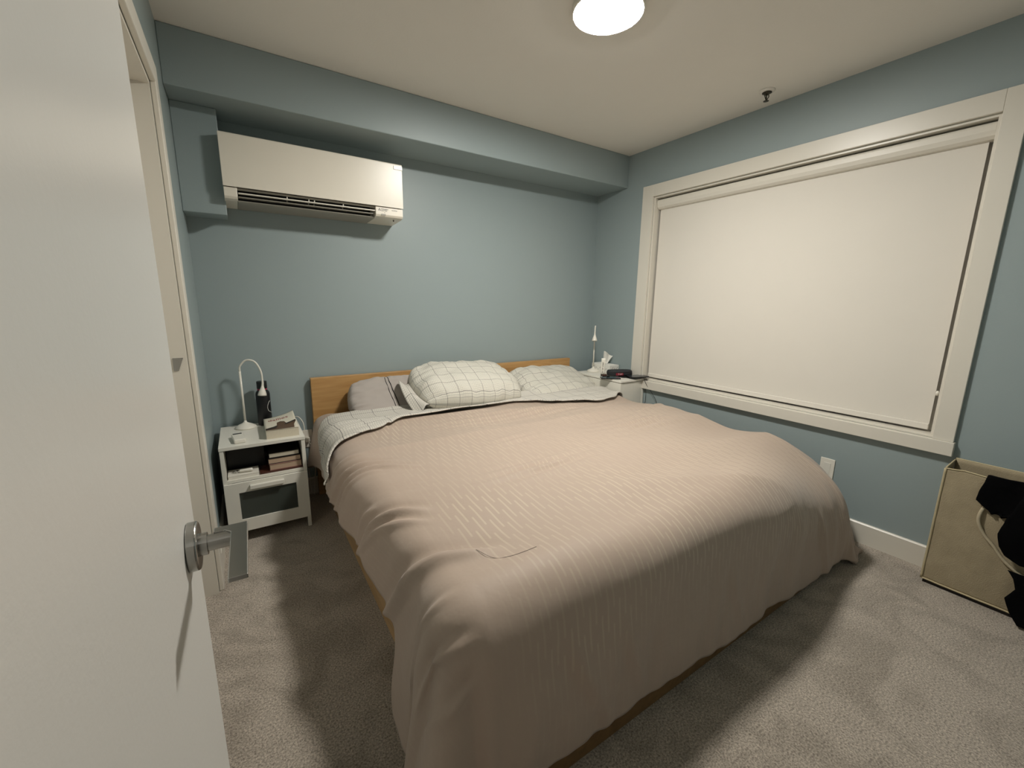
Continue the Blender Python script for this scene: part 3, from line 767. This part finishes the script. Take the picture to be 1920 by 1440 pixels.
# water bottle
bt = thing('water_bottle', 'tall black insulated bottle behind the book on the left nightstand', 'bottle', (.258, -.082, NZ))
x, y, z = .258, -.082, NZ
bm = bmesh.new(); bm_lathe(bm, [(.034, .0005), (.0365, .004), (.0365, .185), (.034, .198), (.027, .207), (.0235, .211)], 40, (x, y, z)); obj('bottle_body', bm, M['blackmatte'], bt, smooth=True)
bm = bmesh.new(); bm_lathe(bm, [(.0245, .2105), (.0255, .212), (.0255, .217), (.0245, .218)], 40, (x, y, z)); obj('neck_band', bm, M['band'], bt, smooth=True)
bm = bmesh.new(); bm_lathe(bm, [(.026, .2185), (.0265, .220), (.0265, .258), (.0245, .261)], 40, (x, y, z)); obj('bottle_cap', bm, M['black'], bt, smooth=True, bevel=.001)
bm = bmesh.new(); pts = []
for k in range(19):   # white outline emblem wrapping round the right of the body
    t = k/18; ang = math.radians(-62+30*(1-math.sin(t*PI)**.7*1.0)); hh = .145-.075*t
    if t > .8: ang += (t-.8)*2.2
    pts.append((x+.0368*math.cos(ang), y+.0368*math.sin(ang), z+hh))
bm_tube(bm, pts, .0012, 6); obj('emblem', bm, M['line'], bt)

# small white device
sd = thing('bedside_device', 'small white square device with dark strip on the left nightstand', 'device', (.12, -.345, NZ))
R = Matrix.Rotation(.12, 3, 'Z')
def rbox(bm, c, hx, hy, z0, z1, R):
    vs = [bm.verts.new(Vector((c[0], c[1], 0))+R @ Vector((a, b, 0))+Vector((0, 0, zz))) for zz in (z0, z1) for b in (-hy, hy) for a in (-hx, hx)]
    for f in [(0, 2, 3, 1), (4, 5, 7, 6), (0, 1, 5, 4), (2, 6, 7, 3), (0, 4, 6, 2), (1, 3, 7, 5)]: bm.faces.new([vs[i] for i in f])
bm = bmesh.new(); rbox(bm, (.122, -.345), .026, .060, NZ+.0005, NZ+.022, R); obj('device_case', bm, M['whiteplastic'], sd, bevel=.005, bseg=3)
bm = bmesh.new(); rbox(bm, (.117, -.292), .020, .008, NZ+.0215, NZ+.023, R); obj('display_strip', bm, M['black'], sd)

# paperback on the nightstand
bk = thing('paperback_book', 'thick white paperback with red title on the left nightstand', 'book', (.325, -.26, NZ))
bx0, bx1, by0, by1 = .247, .404, -.405, -.145
bm = bmesh.new(); bm_box(bm, bx0+.002, bx1-.002, by0+.002, by1-.002, NZ+.002, NZ+.046); obj('page_block', bm, M['paper'], bk)
bm = bmesh.new(); bm_box(bm, bx0, bx1, by0, by1, NZ+.0005, NZ+.002); bm_box(bm, bx0, bx0+.0015, by0, by1, NZ+.002, NZ+.046); obj('back_cover', bm, M['cream'], bk)
def cover_z(i, j): return NZ+.0472+(.030*i*i)*sm(.0, 1.0, j)+.004*i*j
def cov(i, j): return Vector((bx0+(bx1-bx0)*i*(1-.02*i), by0+(by1-by0)*j, cover_z(i, j)))
grid_mesh('front_cover', cov, 16, 16, M['cream'], bk, None, thick=.0012, offset=1)
def patch(name, poly, mat, dz=.0016):
    bm = bmesh.new(); c = [sum(p[0] for p in poly)/len(poly), sum(p[1] for p in poly)/len(poly)]
    def P(i, j): v = cov(i, j); v.z += dz; return v
    n = len(poly); cv = bm.verts.new(P(*c)); rings = [[bm.verts.new(P(c[0]+(p[0]-c[0])*t, c[1]+(p[1]-c[1])*t)) for p in poly] for t in (.5, 1)]
    for k in range(n):
        bm.faces.new((cv, rings[0][k], rings[0][(k+1) % n])); bm.faces.new((rings[0][k], rings[1][k], rings[1][(k+1) % n], rings[0][(k+1) % n]))
    return obj(name, bm, mat, bk, smooth=True)
patch('cover_picture', [(0, .0), (.55, .0), (.88, .01), (.9, .22), (.98, .36), (.98, .42), (.68, .33), (.62, .50), (.5, .55), (.38, .50), (.36, .30), (.2, .2), (0, .12)], M['brown'])
patch('picture_dark_patch', [(0, .02), (.3, .08), (.38, .2), (.36, .26), (.0, .13)], M['darkbrown'], .0022)  # darker printed area of the cover picture
patch('picture_bar', [(.62, .27), (.8, .33), (.99, .38), (.99, .45), (.8, .40), (.62, .34)], M['darkbrown'], .0023)
tm = frame((bx0+.018, by0+.176, NZ+.0530), (1, 0, .17), (0, 1, .06))
tt = text_mesh('book_title', 'dallies', .052, M['red'], tm, bk, extrude=0, xs=.82)
for vv in tt.data.vertices:
    vv.co.z = cover_z((vv.co.x-bx0)/(bx1-bx0), (vv.co.y-by0)/(by1-by0))+.0020
# white cable running off the nightstand
bm = bmesh.new(); bm_tube(bm, catmull([(.395, -.10, NZ+.006), (.418, -.12, NZ+.035), (.440, -.15, NZ+.022), (.452, -.17, NZ-.02), (.448, -.16, NZ-.12), (.455, -.10, .30), (.47, -.06, .16), (.475, -.05, .02)], 10), .0022, 8)
tag(obj('charging_cable', bm, M['whiteplastic'], smooth=True), 'thin white cable looping off the nightstand beside the book', 'cable')

# things on the open shelf
t = thing('storage_box', 'dark storage box at the back left of the nightstand shelf', 'box', (.15, -.18, .3503))
bm = bmesh.new(); bm_box(bm, .058, .232, -.305, -.05, .3503, .480); obj('box_body', bm, M['black'], t, bevel=.002)
bm = bmesh.new(); bm_box(bm, .0575, .2325, -.306, -.0495, .4803, .492); obj('box_lid', bm, M['black'], t, bevel=.002)
def shelf_book(z0, z1, x0, x1, yf, yb, cov_m, page_m, label):
    t = thing('shelf_book', label, 'book', ((x0+x1)/2, (yf+yb)/2, z0), 'books stacked on the nightstand shelf')
    bm = bmesh.new(); bm_box(bm, x0+.002, x1-.001, yf+.002, yb-.002, z0+.003, z1-.003); obj('page_block', bm, page_m, t)
    bm = bmesh.new(); bm_box(bm, x0, x1, yf, yb, z0+.0003, z0+.003); bm_box(bm, x0, x1, yf, yb, z1-.003, z1); bm_box(bm, x0, x1, yb-.003, yb, z0+.003, z1-.003); obj('book_cover', bm, cov_m, t)
shelf_book(.3585, .392, .247, .400, -.415, -.20, M['bookpink'], M['paper2'], 'pinkish paperback, third from the top on the nightstand shelf')
shelf_book(.3925, .424, .243, .398, -.412, -.20, M['bookdark'], M['paper2'], 'dark covered book, second from the top on the nightstand shelf')
shelf_book(.4245, .452, .248, .392, -.408, -.20, M['bookdark'], M['paper'], 'dark covered book topmost of the pile on the nightstand shelf')
bm = bmesh.new(); bm_box(bm, .200, .404, -.425, -.16, .3503, .3580)
tag(obj('magazine', bm, M['bookred'], bevel=.001), 'thin reddish brown booklet under the books on the nightstand shelf', 'magazine')
t = thing('white_box', 'low white box at the left of the nightstand shelf', 'box', (.125, -.34, .3503))
box('box_body', .060, .196, -.425, -.33, .3503, .364, M['whiteplastic'], t, bevel=.001)
box('box_lid', .0595, .1965, -.4255, -.3295, .3642, .369, M['whiteplastic'], t, bevel=.001)
bm = bmesh.new(); bm_tube(bm, [(.110, -.395, .3785), (.116, -.395, .3785), (.160, -.40, .3795), (.168, -.401, .3795), (.171, -.401, .3795)], [.006, .008, .009, .0085, .004], 16)
tag(obj('white_tube', bm, M['whiteplastic'], smooth=True), 'small rounded white stick lying on the box on the nightstand shelf', 'tube')
bm = bmesh.new(); bm_tube(bm, catmull([(.085, -.39, .3745), (.098, -.40, .379), (.102, -.385, .380), (.09, -.375, .3745), (.08, -.385, .374)], 6), .0028, 8)
tag(obj('metal_trinket', bm, M['chrome'], smooth=True), 'small shiny looped metal piece on the box in the nightstand shelf', 'trinket')

# ================================================================== RIGHT NIGHTSTAND
RX0, RX1, RYF, RYB, RZ = 2.643, 2.918, -.655, -.13, .668
nr = thing('nightstand', 'white closed nightstand between the bed and the window wall', 'nightstand', (2.78, -.39, 0))
box('top_panel', RX0-.003, RX1, RYF-.004, RYB, RZ-.018, RZ, M['white'], nr, bevel=.003)
box('side_panel', RX0, RX0+.018, RYF, RYB, .0, RZ-.0215, M['white'], nr, bevel=.0015)
box('side_panel', RX1-.018, RX1, RYF, RYB, .0, RZ-.0185, M['white'], nr, bevel=.0015)
box('drawer_front', RX0+.0185, RX1-.0185, RYF+.004, RYF+.018, .345, RZ-.0225, M['white'], nr, bevel=.001)
box('drawer_front', RX0+.0185, RX1-.0185, RYF+.004, RYF+.018, .04, .342, M['white'], nr, bevel=.001)
box('back_panel', RX0+.0185, RX1-.0185, RYB-.008, RYB-.002, .04, RZ-.02, M['white'], nr)
box('inner_core', RX0+.0185, RX1-.0185, RYF+.02, RYB-.01, .04, RZ-.0225, M['grey'], nr)  # filler whose grey stands for the shade in the gaps
lamp('gooseneck_lamp', (2.775, -.205, RZ), [(-.002, -.004, .040), (-.012, -.016, .070), (-.032, -.034, .062), (-.050, -.052, .028), (-.054, -.056, .004)], 'white gooseneck lamp bent steeply down on the right nightstand')

tb = thing('tissue_box', 'patterned pale tissue box in the corner of the right nightstand', 'tissue box', (2.86, -.27, RZ))
box('box_body', 2.806, 2.916, -.375, -.155, RZ+.0005, RZ+.072, M['tissue'], tb, bevel=.002)
bm = bmesh.new()
for k in range(9):
    yy = -.365+.024*k; zz = RZ+.02+.03*((k*37) % 5)/5
    bm_tube(bm, catmull([(2.8055, yy, zz), (2.8055, yy+.01, zz+.01), (2.8055, yy+.016, zz-.004)], 4), .0012, 5)
    xx = 2.815+.011*k
    bm_tube(bm, catmull([(xx, -.3755, zz), (xx+.006, -.3755, zz+.012), (xx+.009, -.3755, zz)], 4), .0012, 5)
obj('printed_pattern', bm, M['acgrey'], tb)
def tis(i, j):
    w = .030+.050*j; a = (i-.5)*w+.018*j*j
    zz = RZ+.0725+j*(.112-.045*i)+.006*math.sin(i*7)*j
    b = .010*math.sin(i*8+j*3)*j-.014*math.cos(i*PI)*j
    return Vector((2.862+.7*a+.7*b, -.27-.7*a+.7*b, zz))
grid_mesh('tissue', tis, 20, 14, M['tissue'], tb, None, thick=.0006)
tu = thing('cream_tube', 'white squeeze tube with dark lettering standing on its cap', 'tube', (2.66, -.42, RZ))
tx, ty = 2.680, -.415
bm = bmesh.new(); bm_lathe(bm, [(.0125, .0005), (.0125, .016), (.009, .018)], 20, (tx, ty, RZ)); obj('tube_cap', bm, M['darkbrown'], tu, smooth=False)
bm = bmesh.new(); NN = 12; rings = []
for k in range(NN+1):
    t = k/NN; a = .0150*(1+.12*t); b = .0150*(1-t)+.0010; cxx = tx+.006*t; ring = []
    for q in range(24):
        an = 2*PI*q/24; du, dw = a*math.cos(an), b*math.sin(an); ring.append(bm.verts.new((cxx+.7*du+.7*dw, ty-.7*du+.7*dw, RZ+.0185+.130*t)))
    rings.append(ring)
for r1, r2 in zip(rings, rings[1:]):
    for q in range(24): bm.faces.new((r1[q], r1[(q+1) % 24], r2[(q+1) % 24], r2[q]))
bm.faces.new(rings[0]); bm.faces.new(rings[-1]); obj('tube_body', bm, M['whiteplastic'], tu, smooth=True)
bm = bmesh.new()
for k, (h, w) in enumerate(((.028, .006), (.036, .008), (.047, .004), (.058, .008), (.068, .006), (.082, .009), (.093, .007), (.101, .009), (.110, .006))):
    hh = (h-.0185)/.130; o_ = -.0150*(1-hh)-.0024
    cxx = tx+.006*hh
    vs = []
    for zz in (RZ+h, RZ+h+.005):
        for ww in (o_, o_+.0012):
            for uu in (-.005, -.005+w): vs.append(bm.verts.new((cxx+.7*uu+.7*ww, ty-.7*uu+.7*ww, zz)))
    for f in [(0, 2, 3, 1), (4, 5, 7, 6), (0, 1, 5, 4), (2, 6, 7, 3), (0, 4, 6, 2), (1, 3, 7, 5)]: bm.faces.new([vs[i] for i in f])
obj('tube_lettering', bm, M['darkink'], tu)

gc = thing('glasses_case', 'black zipped oval case with red label on the right nightstand', 'case', (2.80, -.47, RZ))
GR = Matrix.Rotation(math.radians(-22), 3, 'Z')
def rounded_slab(bm, c, a, b, z0, z1, R, n=48, e=2.6, lay=6, edge=.3):
    rings = []
    for k in range(lay+1):
        t = k/lay; zz = z0+(z1-z0)*t; sc = 1-edge*.2*abs(2*t-1)**3
        ring = []
        for q in range(n):
            an = 2*PI*q/n; cc, s_ = math.cos(an), math.sin(an)
            px = a*sc*math.copysign(abs(cc)**(2/e), cc); py = b*sc*math.copysign(abs(s_)**(2/e), s_)
            v = R @ Vector((px, py, 0)); ring.append(bm.verts.new((c[0]+v.x, c[1]+v.y, zz)))
        rings.append(ring)
    for r1, r2 in zip(rings, rings[1:]):
        for q in range(n): bm.faces.new((r1[q], r1[(q+1) % n], r2[(q+1) % n], r2[q]))
    bm.faces.new(rings[0][::-1]); bm.faces.new(rings[-1])
gcx, gcy = 2.800, -.490
bm = bmesh.new(); rounded_slab(bm, (gcx, gcy), .108, .050, RZ+.0105, RZ+.052, GR); obj('case_body', bm, M['greycase'], gc, smooth=True)
bm = bmesh.new(); rounded_slab(bm, (gcx, gcy), .1085, .0505, RZ+.0375, RZ+.0405, GR, edge=0); obj('zip', bm, M['black'], gc)
def gpt(u, out, z): 
    v = GR @ Vector((u, -.0515-out, 0)); return Vector((gcx+v.x, gcy+v.y, z))
bm = bmesh.new(); q = [gpt(-.052, .0005, RZ+.016), gpt(.012, .0005, RZ+.016), gpt(.012, .0005, RZ+.035), gpt(-.052, .0005, RZ+.035)]
q2 = [gpt(-.052, -.004, RZ+.016), gpt(.012, -.004, RZ+.016), gpt(.012, -.004, RZ+.035), gpt(-.052, -.004, RZ+.035)]
A = [bm.verts.new(p) for p in q]; B = [bm.verts.new(p) for p in q2]
bm.faces.new(A); bm.faces.new(B[::-1])
for k in range(4): bm.faces.new((A[k], B[k], B[(k+1) % 4], A[(k+1) % 4]))
obj('woven_label', bm, M['redlabel'], gc)
xd = GR @ Vector((1, 0, 0)); text_mesh('label_lettering', 'T OT', .016, M['line'], frame(gpt(-.034, .0012, RZ+.020), xd, (0, 0, 1)), gc)
# dark pouch below the case
bm = bmesh.new(); rounded_slab(bm, (2.835, -.545), .072, .040, RZ+.0005, RZ+.010, Matrix.Rotation(math.radians(-10), 3, 'Z'), e=4, lay=3)
tag(obj('black_wallet', bm, M['black'], smooth=False), 'flat black wallet under the zipped case on the right nightstand', 'wallet')
# phone at the front left
def slab(name, c, a, b, z0, z1, ang, label, cat, scr, mat='black', inset=.004):
    t = thing(name, label, cat, (c[0], c[1], z0)); R = Matrix.Rotation(ang, 3, 'Z')
    bm = bmesh.new(); rounded_slab(bm, c, a, b, z0, z1, R, e=9, lay=2, edge=0); obj('phone_body', bm, M[mat], t)
    bm = bmesh.new(); rounded_slab(bm, c, a-inset, b-inset, z1, z1+.0005, R, e=9, lay=1, edge=0); obj('screen', bm, M[scr], t)
    return t
slab('phone', (2.655, -.530), .042, .078, RZ+.0005, RZ+.0085, math.radians(55), 'phone with reflecting pale screen overhanging the right nightstand edge', 'phone', 'screen')
bm = bmesh.new(); rbox(bm, (2.640, -.520), .013, .009, RZ+.0093, RZ+.024, Matrix.Rotation(.3, 3, 'Z'))
tag(obj('charger_cube', bm, M['black'], bevel=.002), 'tiny black cube charger lying on the pale phone', 'charger')
slab('tablet', (2.862, -.632), .050, .082, RZ+.0115, RZ+.020, math.radians(78), 'black slab device at the window end of the right nightstand', 'phone', 'slate')
bm = bmesh.new(); rounded_slab(bm, (2.84, -.632), .045, .03, RZ+.0005, RZ+.011, Matrix.Rotation(math.radians(0), 3, 'Z'), e=5, lay=2, edge=0)
tag(obj('power_bank', bm, M['black']), 'small dark power bank beneath the slab device on the right nightstand', 'power bank')
# tangled dark thing by the tube
bm = bmesh.new()
for k in range(4):
    r = .012+.003*k; bm_tube(bm, [(2.655+r*math.cos(a*.7+k), -.465+r*math.sin(a*.7+k)*.8, RZ+.004+.005*k+.002*math.sin(a+k)) for a in range(10)], .0032, 6)
tag(obj('hair_tie', bm, M['bookred'], smooth=True), 'small coiled dark red hair tie at the foot of the white tube', 'hair tie')
# cords over the front
bm = bmesh.new(); bm_tube(bm, catmull([(2.875, -.66, RZ+.014), (2.885, -.675, RZ+.004), (2.893, -.70, .622), (2.90, -.745, .572), (2.905, -.79, .515), (2.905, -.80, .470), (2.90, -.76, .40), (2.905, -.7, .25), (2.90, -.68, .01)], 10), .0018, 8)
tag(obj('black_cable', bm, M['black'], smooth=True), 'black cable hanging from the slab device across the window sill', 'cable', 'cables behind the right nightstand')
bm = bmesh.new(); bm_tube(bm, catmull([(2.895, -.665, RZ+.016), (2.902, -.683, RZ+.005), (2.905, -.695, .635), (2.903, -.688, .59), (2.906, -.69, .54), (2.912, -.685, .48), (2.91, -.68, .44), (2.90, -.675, .2), (2.9, -.67, .01)], 10), .0016, 8)
tag(obj('black_cable', bm, M['black'], smooth=True), 'shorter black cable dropping straight down beside the right nightstand', 'cable', 'cables behind the right nightstand')

# ================================================================== HAMPER
hm = thing('laundry_hamper', 'beige canvas laundry hamper against the window wall', 'hamper', (2.85, -2.72, 0))
hx0, hx1, hy0, hy1, hz = 2.768, 2.920, -3.02, -2.462, .575
def hside(i, j): # front cloth
    y = hy1+(hy0-hy1)*i; z = .02+(hz-.02)*j
    return Vector((hx0-.008*math.sin(PI*i)*math.sin(PI*j)+.004*ns(y*9, z*9, 2)-.003*ns(y*22, z*14, 5)*(1-j)-.0, y, z-.012*sm(.12, 0, i)*j-.015*math.sin(PI*min(i*1.0, 1))*j*j))
grid_mesh('front_cloth', hside, 60, 50, M['canvas'], hm, None, thick=.003, offset=-1)
def hback(i, j):
    y = hy1-.001+(hy0-hy1)*i; z = .02+(hz-.014)*j
    return Vector((hx1-.004-.004*ns(y*8, z*8, 7)*math.sin(PI*j), y, z))
grid_mesh('back_cloth', hback, 30, 30, M['canvas'], hm, None, thick=.003, offset=1)
def hend(i, j):
    x = hx0+.002+(hx1-hx0-.006)*i; z = .02+(hz-.02)*j
    return Vector((x, hy1+.004*math.sin(PI*i)*math.sin(PI*j), z-.008*(1-i)*j))
grid_mesh('end_cloth', hend, 16, 30, M['canvas'], hm, None, thick=.003, offset=-1)
def hend2(i, j):
    p = hend(i, j); return Vector((p.x, hy0, p.z))
grid_mesh('end_cloth', hend2, 8, 10, M['canvas'], hm, None, thick=.003)
bm = bmesh.new(); bm_tube(bm, catmull([hside(0, j/10)+Vector((-.001, .001, 0)) for j in range(11)], 3), .0045, 8)
bm_tube(bm, [hside(i/20, 0)+Vector((-.001, 0, 0)) for i in range(21)], .004, 8); obj('seam_piping', bm, M['canvasedge'], hm, smooth=True)
bm = bmesh.new(); bm_tube(bm, [hside(i/20, 1) for i in range(21)], .003, 8); bm_tube(bm, [hback(i/20, 1) for i in range(21)], .0035, 8); bm_tube(bm, [hend(i/8, 1) for i in range(9)], .003, 8)
obj('rim_piping', bm, M['canvasedge'], hm, smooth=True)
box('hamper_base', hx0+.004, hx1-.002, hy0+.002, hy1-.004, .0, .018, M['bookdark'], hm)
bm = bmesh.new(); hx = hx0-.016
bm_tube(bm, catmull([(hx0-.004, -2.600, .445), (hx, -2.592, .41), (hx-.002, -2.594, .370), (hx, -2.615, .325), (hx, -2.65, .285), (hx, -2.69, .235), (hx, -2.75, .20), (hx, -2.85, .20)], 8), .0062, 10)
obj('rope_handle', bm, M['rope'], hm, smooth=True)
# black garments hanging over its front rim
def cloth(name, rows, label, seed):
    """rows: list of (z, yleft, yright, xout)"""
    n = len(rows)-1
    def f(i, j):
        t = j*n; k = min(int(t), n-1); u = t-k; a, b = rows[k], rows[k+1]; e = [a[q]+(b[q]-a[q])*u for q in range(4)]
        y = e[1]+(e[2]-e[1])*i
        return Vector((e[3]-.008*ns(y*14+seed, e[0]*9, 1)-.006*math.sin(i*PI*3+j*2), y+.006*ns(e[0]*20, seed, i*2), e[0]))
    o = grid_mesh(name, f, 30, 40, M['blackcloth'], None, None, thick=.010, offset=1)
    return tag(o, label, 'clothing', 'black clothes hanging from the hamper')
cloth('black_garment', [(.545, -2.60, -2.85, 2.85), (.572, -2.59, -2.85, 2.80), (.580, -2.588, -2.85, 2.762), (.545, -2.583, -2.85, 2.752), (.468, -2.568, -2.83, 2.748), (.44, -2.605, -2.75, 2.746), (.424, -2.628, -2.665, 2.746)], 'upper black garment draped over the front rim of the hamper', 1)
cloth('black_garment', [(.56, -2.70, -2.95, 2.742), (.50, -2.685, -2.97, 2.722), (.43, -2.668, -3.0, 2.715), (.36, -2.655, -3.0, 2.712), (.31, -2.665, -3.0, 2.712), (.275, -2.69, -2.95, 2.716), (.255, -2.73, -2.85, 2.72)], 'rounded black garment hanging halfway down the hamper', 4)
cloth('black_garment', [(.215, -2.705, -3.0, 2.730), (.19, -2.722, -3.0, 2.722), (.15, -2.735, -3.0, 2.718), (.10, -2.715, -3.0, 2.715), (.05, -2.735, -3.0, 2.71), (.012, -2.765, -3.0, 2.70)], 'lowest black garment trailing onto the carpet by the hamper', 7)
